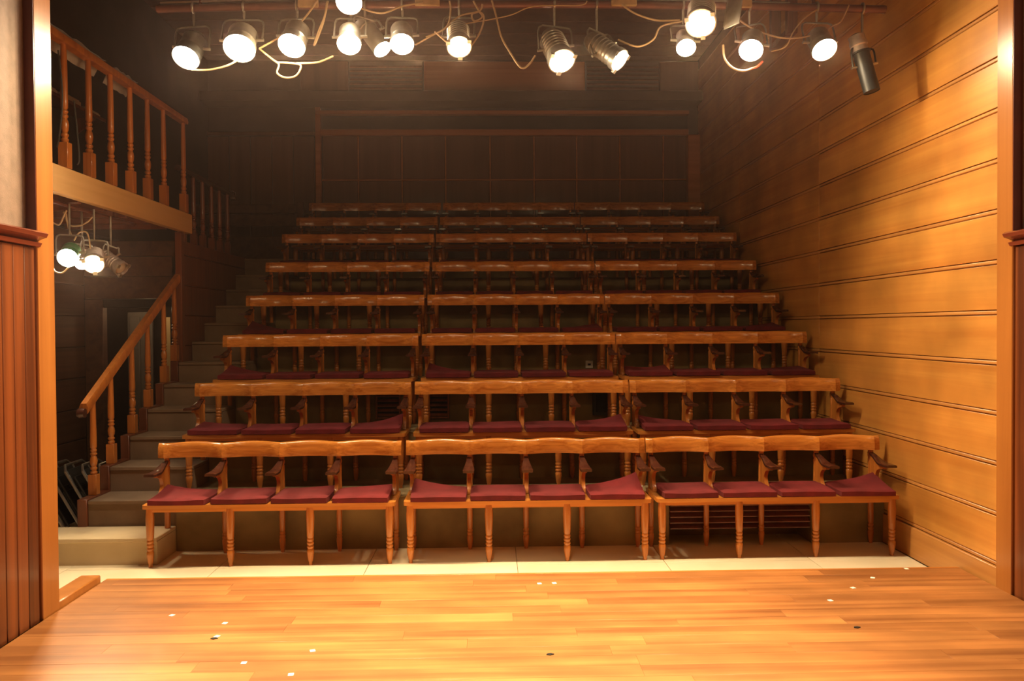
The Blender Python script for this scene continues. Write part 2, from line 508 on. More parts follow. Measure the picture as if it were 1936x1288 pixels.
e = empty('wall_socket', (1.03, 6.42 + 3 * RP, 1.27), label='small pale socket plate on the riser behind the third row', category='socket')
MB().cbox(-0.04, 0.04, -0.012, -0.0005, 0, 0.08, 0.003).build('plate', M['white'], e)
MB().box(-0.015, 0.015, -0.014, -0.0125, 0.03, 0.05).build('slot', M['black'], e)

# aisle stairs
SX0, SX1 = -3.10, -2.43
stairs = empty('stairs', (0, 0, 0), **ST)
SR, SD = 0.197, 0.377
NS = 13
for k in range(1, NS + 1):
    y0 = 6.05 + SD * (k - 1); z = SR * k
    if k == NS: z = 2.59
    y1 = y0 + SD if k < NS else YB
    x0 = SX0 if k > 1 else -3.35
    b = MB()
    b.box(x0, SX1, y0 + 0.012, y1 + (0.02 if k < NS else 0), max(0, z - (0.24 if k > 2 else 0.5)), z - 0.03)
    b.cbox(x0, SX1, y0, y1, z - 0.03, z, 0.005)
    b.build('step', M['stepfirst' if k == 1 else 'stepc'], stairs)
    if 2 <= k <= 7:
        MB().cbox(-3.175, SX0 - 0.002, y0 - 0.01, y0 + SD, max(0, z - 0.42), z + 0.012, 0.004).build('stringer_block', M['redwood'], stairs)

# solid side wall beyond the stair opening, up to the rear gallery
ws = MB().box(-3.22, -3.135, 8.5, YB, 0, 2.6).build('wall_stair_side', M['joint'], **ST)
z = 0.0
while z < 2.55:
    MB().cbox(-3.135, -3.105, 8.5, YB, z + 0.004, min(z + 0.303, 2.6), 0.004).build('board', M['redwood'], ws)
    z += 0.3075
MB().box(-4.1, -3.22, 8.5, YB, 2.45, 2.6).build('floor_gallery', M['darkwood'], **ST)
MB().cbox(-3.16, -3.095, 8.42, 8.495, 1.35, 2.685, 0.004).build('trim_3', M['redwood'], **ST)   # newel post at the wall end
# bulkhead over the passage and the passage itself
bh = MB().box(-4.1, -3.17, 8.53, 8.6, 2.02, 2.44).build('wall_passage', M['joint'], **ST)
for z0, z1 in ((2.02, 2.24), (2.245, 2.44)):
    MB().cbox(-4.1, -3.17, 8.5, 8.53, z0, z1, 0.004).build('board', M['darkwood'], bh)
MB().cbox(-4.1, -3.92, 8.5, 8.6, 0, 2.015, 0.006).build('door_frame', M['darkwood'], bh)
MB().cbox(-3.92, -3.17, 8.51, 8.59, 1.93, 2.015, 0.005).build('door_head', M['black'], bh)
MB().box(-5.2, -3.2, 9.75, 9.85, 0, 2.44).build('wall_passage_rear', M['darkwall'], **ST)
MB().box(-5.3, -5.2, 8.5, 9.85, 0, 2.44).build('wall_passage_left', M['darkwall'], **ST)
d = MB().cbox(-4.02, -3.75, 9.3, 9.34, 0.0, 1.9, 0.005).build('door_1', M['doorgrey'], **ST)
MB().cbox(-3.995, -3.885, 9.285, 9.2995, 0.1, 1.85, 0.004).build('door_panel', M['doorgrey'], d)
MB().cbox(-3.875, -3.775, 9.285, 9.2995, 0.1, 1.85, 0.004).build('door_panel', M['doorgrey'], d)
e = empty('stacked_board', (-3.585, 9.28, 0), label='tall pale board standing in the passage behind the stair balusters', category='board')
MB().cbox(-0.045, 0.045, -0.012, 0.012, 0, 1.84, 0.003).build('board', M['palewood'], e)
e = empty('wall_pipe', (-3.455, 9.3, 0), label='thin white upright pipe in the passage beside the pale board', category='pipe')
MB().lathe([(0.017, 0), (0.017, 1.5)], 10).build('tube', M['white'], e)
MB().lathe([(0.021, 1.502), (0.021, 1.9)], 10).build('upper_tube', M['palewood'], e)

# balcony
bal = MB().box(-4.09, -3.135, 4.4, 8.495, 2.74, 2.87).build('balcony_floor', M['soffit'], **ST)
MB().cbox(-3.13, -3.068, 4.6, 8.66, 2.685, 2.885, 0.005).build('fascia', M['fascia'], bal)
MB().cbox(-3.16, -3.1305, 8.60, 8.66, 2.685, 2.885, 0.005).build('fascia_return', M['fascia'], bal)
y = 4.75
while y < 8.45:
    MB().cbox(-4.09, -3.14, y, y + 0.06, 2.675, 2.739, 0.004).build('joist', M['redwood'], bal)
    y += 0.42
MB().cbox(-4.0, -3.92, 6.9, 6.99, 2.88, ZC, 0.006).build('balcony_post', M['redwood'], bal)

def baluster_prof(h):
    return [(0.020, 0.19), (0.026, 0.20), (0.028, 0.215), (0.018, 0.225), (0.027, 0.24), (0.027, 0.25), (0.018, 0.262), (0.026, 0.285), (0.029, 0.32),
            (0.024, 0.35), (0.017, 0.365), (0.026, 0.378), (0.026, 0.388), (0.018, 0.398), (0.025, 0.41), (0.025, 0.42), (0.018, 0.43), (0.025, 0.445),
            (0.0255, 0.50), (0.024, 0.7), (0.020, h)]
def baluster_mesh(h, m, block=0.035, zs=1.0):
    b = MB()
    b.cbox(-block, block, -block, block, 0, 0.19 * zs, 0.003)
    b.lathe([(r, z * zs if z < h else z) for r, z in baluster_prof(h)], 12)
    o = b.build('baluster', m); me = o.data
    bpy.data.objects.remove(o)
    return me
BM = baluster_mesh(0.905, M['leg'])
BMd = baluster_mesh(0.71, M['redwood'], 0.03, 0.7)
bl = empty('balcony_balustrade', (-3.10, 4.8, 2.886), label='turned wooden balustrade along the front of the lit balcony', category='balustrade')
for i, yy in enumerate([5.4, 5.79, 6.17, 6.54, 6.91, 7.28, 7.64, 8.01, 8.52]):
    o = link('baluster', BM, bl); o.location = (0, yy - 4.8, 0)
MB().prism([(-0.034, 0.905), (0.034, 0.905), (0.038, 0.925), (0.03, 0.962), (0.014, 0.972), (-0.014, 0.972), (-0.03, 0.962), (-0.038, 0.925)], 0.3, 3.77, 'Y').build('handrail', M['leg'], bl)
bl2 = empty('gallery_balustrade', (-3.15, 8.6, 2.602), label='dark turned balustrade on the wall above the upper stairs', category='balustrade')
for yy in [8.62, 8.93, 9.21, 9.5, 9.78, 10.07, 10.2]:
    if yy < 10.1:
        o = link('baluster', BMd, bl2); o.location = (0, yy - 8.6, 0)
MB().prism([(-0.03, 0.71), (0.03, 0.71), (0.034, 0.73), (0.02, 0.765), (-0.02, 0.765), (-0.034, 0.73)], -0.1, 1.68, 'Y').build('handrail', M['arm'], bl2)
MB().lathe([(0.02, 0.68), (0.045, 0.69), (0.05, 0.73), (0.04, 0.78), (0.01, 0.80)], 12, 0, 1.70).build('rail_end', M['arm'], bl2)
# stair balustrade
sb = empty('stair_balustrade', (-3.14, 6.4, 0.0), label='sloping wooden handrail on turned balusters beside the aisle steps', category='balustrade')
def railz(y): return 1.07 + (y - 6.42) * 0.575
for yy in (6.62, 6.93, 7.34, 7.68, 8.06, 8.33):
    kk = int((yy - 6.05) / SD) + 1
    zb = SR * kk + 0.013
    h = railz(yy) - zb - 0.03
    b = MB(); b.cbox(-0.033, 0.033, -0.033, 0.033, 0, 0.16, 0.003)
    b.lathe([(r, z * 0.84) for r, z in baluster_prof(0.905)[:-2]] + [(0.02, h)], 12)
    o = b.build('baluster', M['leg'], sb); o.location = (0, yy - 6.4, zb)
ya, yb = 6.47, 8.44
b = MB()
sec = [(-0.03, -0.04), (0.03, -0.04), (0.034, 0.01), (0.022, 0.04), (-0.022, 0.04), (-0.034, 0.01)]
b.add([(u, ya - 6.4, railz(ya) + v) for u, v in sec] + [(u, yb - 6.4, railz(yb) + v) for u, v in sec],
      [tuple(range(6)), tuple(range(11, 5, -1))] + [(i, i + 6, (i + 1) % 6 + 6, (i + 1) % 6) for i in range(6)])
b.build('handrail', M['leg'], sb)
b = MB(); b.T = Matrix.Translation((0, ya - 6.43, railz(ya) - 0.03)) @ Matrix.Rotation(PI / 2, 4, 'Y')
b.lathe([(0.01, -0.03), (0.036, -0.026), (0.04, 0), (0.036, 0.026), (0.01, 0.03)], 14)
b.build('rail_end', M['arm'], sb)

# parapet at the head of the stairs
MB().cbox(-4.05, -2.62, 11.55, 11.6, 3.30, 3.42, 0.006).cbox(-4.05, -2.62, 11.57, 11.59, 3.12, 3.28, 0.004).cbox(-4.05, -2.62, 11.57, 11.59, 2.62, 2.98, 0.004).cbox(-2.66, -2.58, 11.54, 11.61, 2.6, 3.45, 0.005).build('wall_parapet', M['darkwood'], **ST)

# proscenium: left wing wall
pl = MB().box(-2.75, -2.56, 1.2, 4.61, 0, ZC).build('wall_wing_left', M['joint'], **ST)
MB().box(-2.56, -2.53, 1.2, 4.605, 2.23, ZC).build('plaster_board', M['plaster'], pl)
y = 4.605 - 0.103
while y > 2.6:
    MB().cbox(-2.56, -2.487, y + 0.0015, y + 0.1015, HS - 0.01, 2.16, 0.004).build('board', M['dado'], pl)
    y -= 0.103
MB().box(-2.56, -2.49, 1.2, y + 0.1, HS, 2.16).build('rear_dado', M['dado'], pl)
prof = [(0.0, 2.16), (0.09, 2.165), (0.10, 2.185), (0.075, 2.195), (0.095, 2.205), (0.125, 2.215), (0.135, 2.235), (0.12, 2.245), (0.0, 2.25)]
MB().prism([(-2.56 + a, z) for a, z in prof], 1.2, 4.635, 'Y').build('dado_rail', M['moulding'], pl)
b = MB().cbox(-2.60, -2.475, 4.61, 4.79, 0, ZC, 0.006)
b.build('post', M['post'], pl)
MB().box(-2.53, -2.476, 4.6055, 4.6095, 2.25, ZC).build('post_side', M['redpaint'], pl)
# right wing wall
pr = MB().box(3.14, 3.35, 1.2, 4.79, 0, ZC).build('wall_wing_right', M['joint'], **ST)
MB().box(3.11, 3.14, 1.2, 4.785, 2.23, ZC).build('plaster_board', M['plaster'], pr)
y = 4.785 - 0.103
while y > 2.9:
    MB().cbox(3.067, 3.14, y + 0.0015, y + 0.1015, HS - 0.01, 2.16, 0.004).build('board', M['dado'], pr)
    y -= 0.103
MB().box(3.07, 3.14, 1.2, y + 0.1, HS, 2.16).build('rear_dado', M['dado'], pr)
MB().prism([(3.14 - a, z) for a, z in prof], 1.2, 4.81, 'Y').build('dado_rail', M['moulding'], pr)
MB().cbox(3.055, 3.18, 4.79, 4.945, 0, ZC, 0.006).build('post', M['post'], pr)
MB().box(3.056, 3.11, 4.7855, 4.7895, 2.25, ZC).build('post_side', M['redpaint'], pr)
# stage rear (behind the camera)
MB().box(-2.8, 3.4, -3.7, -3.5, 0, ZC).build('wall_stage_rear', M['darkwall'], **ST)
MB().box(-2.8, -2.7, -3.6, 1.2, 0, ZC).build('wall_stage_left', M['darkwall'], **ST)
MB().box(3.3, 3.4, -3.6, 1.2, 0, ZC).build('wall_stage_right', M['darkwall'], **ST)

# ================================================================== BENCHES
BWID = 1.80
SEATZ = 0.452
LEGP = [(0.013, 0), (0.016, 0.006), (0.013, 0.016), (0.019, 0.03), (0.026, 0.075), (0.0265, 0.095), (0.020, 0.103), (0.0255, 0.111), (0.0255, 0.119), (0.020, 0.126),
        (0.0255, 0.134), (0.0255, 0.142), (0.020, 0.149), (0.025, 0.157), (0.025, 0.165), (0.021, 0.172), (0.025, 0.182), (0.0265, 0.22), (0.0285, 0.26),
        (0.030, 0.30), (0.028, 0.34), (0.026, 0.372)]
POSTP = [(0.013, 0), (0.018, 0.03), (0.023, 0.075), (0.023, 0.10), (0.018, 0.107), (0.022, 0.115), (0.022, 0.125), (0.018, 0.132), (0.022, 0.14), (0.022, 0.15), (0.018, 0.157),
         (0.021, 0.17), (0.022, 0.26), (0.022, 0.40), (0.023, 0.50), (0.021, 0.60), (0.023, 0.66), (0.018, 0.672), (0.024, 0.685), (0.024, 0.70), (0.018, 0.71), (0.020, 0.72), (0.017, 0.74)]
DEPTH = 0.43     # seat depth; posts at y=0.385 from the seat front
YP = 0.40
def wave(x):     # plan wave of the back rail: bulges forward at the posts
    t = (x + BWID / 2 - 0.035) / ((BWID - 0.07) / 4)
    return 0.05 * (1 - abs(math.sin(PI * t)) ** 0.85)
def make_bench():
    root = empty('bench')
    b = MB()
    w = BWID / 2
    out = [(-w + 0.0, 0.025), (-w + 0.008, 0.008), (-w + 0.025, 0), (w - 0.025, 0), (w - 0.008, 0.008), (w, 0.025), (w, DEPTH), (-w, DEPTH)]
    b.prism(out, SEATZ - 0.028, SEATZ, 'Z')
    b.build('seat', M['bench'], root)
    b = MB().box(-w + 0.04, w - 0.04, 0.03, 0.05, SEATZ - 0.055, SEATZ - 0.0285).box(-w + 0.04, w - 0.04, DEPTH - 0.05, DEPTH - 0.03, SEATZ - 0.055, SEATZ - 0.0285)
    b.build('apron', M['bench'], root)
    lm = MB().lathe([(r, z * (SEATZ - 0.028) / 0.372) for r, z in LEGP], 14).build('leg', M['leg'], root)
    xs = [-w + 0.045 + i * (BWID - 0.09) / 3 for i in range(4)]
    lm.location = (xs[0], 0.045, 0)
    for x in xs[1:]:
        o = link('leg', lm.data, root); o.location = (x, 0.045, 0)
    pm = MB().lathe(POSTP, 12).build('back_post', M['leg'], root)
    ps = [-w + 0.035 + i * (BWID - 0.07) / 4 for i in range(5)]
    # arm: dark paddle
    ab = MB()
    n = 12; vs = []
    for i in range(n + 1):
        t = i / n
        yy = 0.02 - 0.36 * t
        ww = 0.016 + 0.026 * (0.5 - 0.5 * math.cos(PI * min(1, t * 1.25)))
        if t > 0.93: ww *= 0.9
        zz = 0.705 - 0.055 * (0.5 - 0.5 * math.cos(PI * min(1, t * 1.5))) + 0.004 * t
        for sx, sz in ((-1, -0.009), (1, -0.009), (1, 0.006), (0.75, 0.011), (-0.75, 0.011), (-1, 0.006)):
            vs.append((sx * ww, yy, zz + sz))
    fs = [tuple(range(6)), tuple(range(n * 6 + 5, n * 6 - 1, -1))]
    for i in range(n):
        for k2 in range(6):
            l2 = (k2 + 1) % 6
            fs.append((i * 6 + k2, i * 6 + l2, (i + 1) * 6 + l2, (i + 1) * 6 + k2))
    ab.add(vs, fs)
    arm = ab.build('armrest', M['arm'], root)
    # bracket: scroll-cut board under the arm
    pf = [(-0.015, 0.47), (-0.015, 0.69), (-0.06, 0.672), (-0.12, 0.648), (-0.22, 0.640), (-0.225, 0.62), (-0.19, 0.612), (-0.155, 0.606), (-0.125, 0.590), (-0.108, 0.565), (-0.104, 0.54),
          (-0.112, 0.515), (-0.13, 0.495), (-0.15, 0.478), (-0.157, 0.455), (-0.15, SEATZ + 0.001), (-0.11, SEATZ + 0.001), (-0.085, 0.45), (-0.055, 0.465)]
    bk_ = MB().prism(pf, -0.014, 0.014).build('arm_bracket', M['leg'], root)
    for i, x in enumerate(ps):
        if i == 0:
            pm.location = (x, YP, 0); arm.location = (x, YP, 0); bk_.location = (x, YP, 0)
        else:
            for s in (pm, arm, bk_):
                o = link(s.name.split('.')[0], s.data, root); o.location = (x, YP, 0)
    # rail
    b = MB(); vs = []
    hw = w + 0.013
    pt_ = (BWID - 0.07) / 4
    xs_ = [-hw, -hw + 0.02] + [-w + 0.035 + pt_ * i / 16 for i in range(65)] + [hw - 0.02, hw]
    n = len(xs_) - 1
    for i in range(n + 1):
        x = xs_[i]
        y0 = YP - 0.012 - wave(x) + 0.012
        dz = 0.0035 * math.cos(2 * PI * (x + w - 0.035) / ((BWID - 0.07) / 4))
        for dy, z in ((0.000, 0.737), (-0.002, 0.76), (0.0, 0.80), (0.004, 0.822 - dz), (0.009, 0.836 - dz), (0.016, 0.845 - dz), (0.026, 0.850 - dz), (0.038, 0.845 - dz), (0.040, 0.835 - dz), (0.028, 0.737)):
            vs.append((x, y0 + dy - 0.014, z))
    m = 10
    fs = [tuple(range(m)), tuple(range(n * m + m - 1, n * m - 1, -1))]
    for i in range(n):
        for k2 in range(m):
            l2 = (k2 + 1) % m
            fs.append((i * m + k2, i * m + l2, (i + 1) * m + l2, (i + 1) * m + k2))
    b.add(vs, fs, True)
    b.build('back_rail', M['rail'], root)
    return root

ROWW = ['front row', 'second row', 'third row', 'fourth row', 'fifth row', 'sixth row', 'seventh row', 'rearmost row']
BENW = ['left', 'middle', 'right']
BX = [-1.597, 0.262, 2.10]
ROWY = [5.975 + RP * i for i in range(8)]
ROWZ = [0.0] + [z + 0.0 for z in TZ]
proto = make_bench()
first = True
for r in range(8):
    for c in range(3):
        b = proto if first else copy_tree(proto)
        first = False
        b.location = (BX[c], ROWY[r] + (0.015 * (c - 1) if r == 0 else random.uniform(-0.006, 0.006)), ROWZ[r] + (0.0001 if r else 0))
        b.rotation_euler = (0, 0, (0.008, 0.0, 0.010)[c] if r == 0 else random.uniform(-0.002, 0.002))
        b['label'] = '%s bench of the %s, wavy wooden back rail and four seats' % (BENW[c], ROWW[r])
        b['category'] = 'bench'
        b['group'] = 'tiered wooden theatre benches'

# cushions
def cushion_mesh(curl=(0, 0, 0, 0), seed=0, sag=0.0):
    """curl: lift of corners (back-left, back-right, front-left, front-right)"""
    rn = random.Random(seed)
    w, d, t = 0.2035, 0.195, 0.048
    n = 14
    vs = []; fs = []
    def lift(u, v):
        a, b_, c, d_ = curl
        z = 0
        for amt, uu, vv in ((a, -u, v), (b_, u, v), (c, -u, -v), (d_, u, -v)):
            if amt:
                s = max(0.0, (uu + vv) / 2 + 0.12)
                z += amt * (s / 1.12) ** 2.2
        return z
    ph = rn.uniform(0, 6)
    def pt(u, v, top):
        e = max(abs(u), abs(v))
        rr = 1.0 - 0.03 * (u * u * v * v)
        edge = 0 if e < 0.8 else (e - 0.8) / 0.2
        z = t if top else 0
        if top: z -= 0.010 * edge * edge + 0.003 * math.sin(u * 3 + ph) * math.cos(v * 2.5)
        else: z += 0.004 * edge * edge
        return (u * w * rr, v * d * rr, z + lift(u, v))
    for top in (0, 1):
        for j in range(n + 1):
            for i in range(n + 1):
                vs.append(pt(-1 + 2 * i / n, -1 + 2 * j / n, top))
    K = (n + 1) ** 2
    for j in range(n):
        for i in range(n):
            a = j * (n + 1) + i
            fs.append((a, a + n + 1, a + n + 2, a + 1))
            fs.append((K + a, K + a + 1, K + a + n + 2, K + a + n + 1))
    ring = [i for i in range(n + 1)] + [j * (n + 1) + n for j in range(1, n + 1)] + [n * (n + 1) + i for i in range(n - 1, -1, -1)] + [j * (n + 1) for j in range(n - 1, 0, -1)]
    for i, a in enumerate(ring):
        b_ = ring[(i + 1) % len(ring)]
        fs.append((a, b_, K + b_, K + a))
    o = MB().add(vs, fs, True).build('seat_cushion', M['velvet']); me = o.data
    bpy.data.objects.remove(o)
    me.set_sharp_from_angle(angle=math.radians(60))
    return me
flat = [cushion_mesh((0.004, 0.006, 0, 0), s) for s in range(4)]
CURL = {(0, 0): ((0.045, 0, 0, 0), 'its back left corner slightly raised'), (0, 3): ((0, 0.03, 0, 0), 'its back right corner slightly raised'),
        (0, 4): ((0.075, 0, 0, 0), 'back left corner curled up'), (0, 7): ((0, 0.10, 0, 0), 'back right corner curled up'),
        (0, 11): ((0, 0.08, 0, 0), 'back right corner curled up beside the wall'), (0, 2): ((0, 0.02, 0, 0), None),
        (1, 0): ((0.03, 0, 0, 0), 'back left corner raised'), (1, 3): ((0, 0.085, 0, 0), 'back right corner curled up'),
        (1, 7): ((0.0, 0.065, 0, 0), 'back right corner curled up'), (1, 8): ((0.06, 0, 0, 0), 'back left corner curled up'),
        (2, 0): ((0.08, 0, 0, 0), 'back left corner curled up'), (2, 4): ((0.085, 0, 0, 0), 'back left corner curled up'),
        (2, 8): ((0.04, 0.05, 0, 0), 'its back edge bulging up'), (2, 11): ((0, 0.03, 0, 0), None),
        (3, 0): ((0.10, 0, 0, 0), 'back left corner standing up'), (3, 7): ((0, 0.05, 0, 0), 'back right corner raised'), (3, 11): ((0, 0.05, 0, 0), 'back right corner raised')}
SEATW = ['first', 'second', 'third', 'fourth']
for r in range(6):
    for s in range(12):
        c, q = divmod(s, 4)
        me = flat[random.randrange(4)]
        extra = None
        if (r, s) in CURL:
            me = cushion_mesh(CURL[r, s][0], r * 20 + s); extra = CURL[r, s][1]
        o = link('seat_cushion', me)
        pitch = (BWID - 0.07) / 4
        lx = -BWID / 2 + 0.035 + pitch * (q + 0.5)
        fy = 0.186 + random.uniform(-0.012, 0.004)
        rz = random.uniform(-0.02, 0.02)
        if (r, s) in ((0, 4), (0, 11), (0, 0)): fy -= 0.022
        if (r, s) == (0, 11): lx += 0.005; rz = -0.03
        o.location = (BX[c] + lx, ROWY[r] + fy + (0.015 * (c - 1) if r == 0 else 0), ROWZ[r] + SEATZ + 0.001)
        o.rotation_euler = (0, 0, rz)
        o['label'] = 'maroon cushion on %s seat from left, %s bench, %s' % (SEATW[q], BENW[c], ROWW[r])
        if extra:
            o['label'] = 'maroon cushion, %s, %s seat, %s bench, %s' % (extra.replace('its ', ''), SEATW[q], BENW[c], ROWW[r])
        o['category'] = 'cushion'
        o['group'] = 'maroon seat cushions on the benches'

# ================================================================== LIGHTING BAR
BY, BZ = 5.85, 3.93
def P(x, y, D):
    """point at axial distance D that the photo shows at pixel x, y (used for measuring only)"""
    v = Vector(((x - 968) / F_PX * D, -(y - 644) / F_PX * D, -D))
    return cam.matrix_world @ v
def onplane(x, y, Y):
    a = P(x, y, 1.0) - CAM
    return CAM + a * (Y / a.y)
pa = onplane(297, 17, BY); pb = onplane(1674, 18, BY)
bar = empty('lighting_bar', (pa.lerp(pb, 0.5).x, BY, BZ), label='long brown steel pipe hung across the hall carrying the stage lamps', category='lighting bar')
x0, x1 = pa.x, pb.x; xm = bar.location.x
def barz(x):
    t = (x - x0) / (x1 - x0)
    return pa.z + (pb.z - pa.z) * t + 0.035 * 4 * t * (1 - t)
bar.location.z = 0; bar.location.x = 0; bar.location.y = 0
MB().tube([(x0 + (x1 - x0) * i / 20, BY, barz(x0 + (x1 - x0) * i / 20)) for i in range(21)], 0.027, 12).build('pipe', M['pipe'], bar)
MB().tube([(x0 + 0.02 + (x1 - x0 - 0.7) * i / 20, BY + 0.01, barz(x0 + (x1 - x0) * i / 20) + 0.045) for i in range(21)], 0.011, 8).build('conduit', M['steel'], bar)
for i, xx in enumerate((-2.0, 0.25, 2.3)):
    MB().tube([(xx, BY + 0.01, barz(xx) + 0.02), (xx, BY + 0.01, ZC)], 0.012, 8).build('hanger', M['pipe'], bar)
for px, wd in ((582, 38), (808, 46), (1180, 48), (1400, 44)):
    q = onplane(px, 4, BY - 0.05)
    MB().cbox(q.x - wd / 2 * 0.0037, q.x + wd / 2 * 0.0037, BY - 0.055, BY - 0.028, barz(q.x) - 0.025, barz(q.x) + 0.035, 0.004).build('socket_box', M['boxwood'], bar)

def fixture(name, label, lens_c, aim, R, L, body, lensm, style='fresnel', beam=1.0, hang=None, yoke=True, group='stage lamps on the lighting bar', ym=None, top=None, spill=0.8):
    """housing along -aim from the lens centre"""
    lens_c = Vector(lens_c); aim = Vector(aim).normalized()
    root = empty(name, lens_c, label=label, category='stage lamp', group=group)
    rot = aim.to_track_quat('-Z', 'Y').to_matrix().to_4x4()      # local -Z = aim, so +Z runs back into housing
    # local frame: lens at z=0
    b = MB(); b.T = rot
    if style == 'fresnel':
        prof = [(R * 0.96, 0.0), (R * 1.10, -0.012), (R * 1.12, 0.02), (R * 1.0, 0.03), (R * 1.0, L * 0.25), (R * 1.03, L * 0.27), (R * 1.03, L * 0.32), (R * 1.0, L * 0.34),
                (R * 1.0, L * 0.7), (R * 1.03, L * 0.72), (R * 1.03, L * 0.78), (R * 0.95, L * 0.82), (R * 0.6, L), (0.012, L * 1.02)]
    elif style == 'profile':
        prof = [(R * 0.92, 0.0), (R * 1.0, -0.01), (R * 1.0, L * 0.55), (R * 1.1, L * 0.56), (R * 1.1, L * 0.6), (R * 1.0, L * 0.62), (R * 1.35, L * 0.7), (R * 1.35, L * 0.95), (R, L), (0.012, L)]
    elif style == 'snoot':
        prof = [(R * 0.98, -0.0), (R, -0.005), (R, L * 0.66), (R * 1.18, L * 0.665), (R * 1.18, L * 0.69), (R * 1.0, L * 0.695)]
    else:  # par can
        prof = [(R * 0.95, 0.0), (R * 1.05, -0.02), (R * 1.16, -0.02), (R * 1.16, 0.02), (R * 1.04, 0.03), (R * 1.02, L * 0.55), (R * 0.98, L * 0.8), (R * 0.72, L * 0.96), (0.02, L)]
    b.lathe(prof, 24, cap=style == 'snoot')
    b.build('housing', body, root)
    if style == 'snoot':
        b = MB(); b.T = rot
        b.lathe([(R * 1.0, L * 0.695), (R * 0.95, L * 0.78), (R * 1.08, L * 0.80), (R * 1.08, L * 0.86), (R * 0.98, L * 0.9), (R * 1.0, L * 0.97), (R * 0.6, L), (0.01, L)], 20)
        b.build('lamp_cap', M['silver'], root)
    if style == 'par':
        for i in range(6):        # cooling fins
            b = MB(); b.T = rot
            z = L * (0.2 + 0.1 * i)
            b.lathe([(R * 1.03, z), (R * 1.09, z + 0.006), (R * 1.03, z + 0.014)], 24, cap=False)
            b.build('fin', body, root)
        for a in range(3):      # colour frame clips
            b = MB(); b.T = rot
            an = a * 2 * PI / 3 + 0.4
            b.box(R * 1.1 * math.cos(an) - 0.015, R * 1.1 * math.cos(an) + 0.015, R * 1.1 * math.sin(an) - 0.015, R * 1.1 * math.sin(an) + 0.015, -0.03, -0.012)
            b.build('clip', M['steel'], root)
    if style != 'snoot':
        b = MB(); b.T = rot       # domed lens
        b.lathe([(0.0005, -0.020), (R * 0.35, -0.018), (R * 0.65, -0.012), (R * 0.9, -0.001), (R * 0.92, 0.01)], 24, cap=False)
        b.build('lens', lensm, root)
    # yoke: U from pivots up
    if yoke:
        back = -aim
        side = Vector((1, 0, 0)) - aim * aim.x
        side.normalize()
        piv = back * (L * 0.45)
        hx = hang if hang is not None else lens_c.x + piv.x
        topz = barz(hx) - 0.03 - lens_c.z if top is None else top - lens_c.z
        yw = R * 1.3 + 0.012
        yt = Vector((hx - lens_c.x, BY - lens_c.y if top is None else piv.y, min(topz - 0.06, piv.z + R * 1.35 + 0.05)))
        ctr = Vector((piv.x, piv.y, piv.z))
        pts = []
        a0 = ctr + side * yw; a1 = ctr - side * yw
        u0 = Vector((yt.x + side.x * yw, yt.y + side.y * yw, yt.z)); u1 = Vector((yt.x - side.x * yw, yt.y - side.y * yw, yt.z))
        pts = [a0, a0.lerp(u0, 0.75), a0.lerp(u0, 0.93) - side * yw * 0.08, u0 - side * yw * 0.28, yt, u1 + side * yw * 0.28, a1.lerp(u1, 0.93) + side * yw * 0.08, a1.lerp(u1, 0.75), a1]
        MB().tube(pts, 0.007, 8).build('yoke', ym or M['grey'], root)
        for s_, p_ in ((1, a0), (-1, a1)):
            d_ = (side * s_)
            MB().tube([p_ - d_ * (yw - R), p_ + d_ * 0.012], 0.010, 8).build('knob', M['steel'], root)
        tz = Vector((yt.x, BY - lens_c.y if top is None else yt.y, topz))
        MB().tube([yt, yt.lerp(tz, 0.4), tz], [0.006, 0.009, 0.009], 8).build('hook_bolt', M['steel'], root)
        if top is None:
            c0 = tz + Vector((0, 0, 0.03))
            MB().tube([c0 + Vector((0, math.sin(t) * 0.037, math.cos(t) * 0.037)) for t in [PI + i * PI * 1.4 / 8 for i in range(9)]], 0.008, 6).build('hook', M['steel'], root)
    if beam > 0:
        p = lens_c + aim * 0.035
        lamp('beam_light', 'SPOT', p, BEAM_W * beam, aim=aim, size=R * 0.8, angle=118, blend=0.5)
        lamp('spill_light', 'POINT', lens_c + aim * 0.06, SPILL_W * spill, size=R * 0.6)
    return root

def fx(px, py, rpx, aim, L, body, style, label, beam=1.0, Y=None, lm='lens', **kw):
    Y = Y or BY - 0.12
    c = onplane(px, py, Y)
    R = rpx / F_PX * Y * 0.92
    return fixture('stage_lamp', label, c, aim, R, L, M[body], M[lm], style, beam, **kw)
fx(352, 108, 25, (-0.12, -0.62, -0.78), 0.24, 'blackmetal', 'fresnel', 'leftmost lit black lamp on the bar, in a round-shouldered yoke', spill=1.4, lm='lens2', beam=0.4)
fx(453, 90, 29, (0.02, -0.64, -0.77), 0.2, 'grey', 'fresnel', 'brightest wide lamp, second from the left on the bar', spill=2.2)
fx(552, 85, 25, (-0.1, -0.62, -0.78), 0.22, 'steel', 'fresnel', 'lit lamp above the small cable loop, third from the left on the bar', spill=3.5)
fx(660, 82, 22, (0.05, -0.64, -0.77), 0.18, 'grey', 'fresnel', 'lit round lamp left of the slanting long tubular lamp')
fx(722, 92, 19, (0.46, -0.30, -0.68), 0.36, 'grey', 'profile', 'long tubular lamp slanting down to the right at left centre', beam=0.6, lm='lens2', hang=onplane(690, 20, BY).x, Y=BY + 0.1)
fx(760, 82, 22, (0.08, -0.62, -0.78), 0.2, 'grey', 'fresnel', 'lit round lamp right of the slanting long tubular lamp')
fx(660, 3, 24, (0.02, -0.66, -0.75), 0.2, 'grey', 'fresnel', 'high lit lamp cut by the top of the picture at left centre', beam=0.8, yoke=False, Y=BY - 0.2)
fx(868, 86, 22, (0.05, -0.6, -0.78), 0.24, 'steel', 'par', 'lit steel can lamp hanging straight down near the bar centre', hang=onplane(868, 20, BY).x)
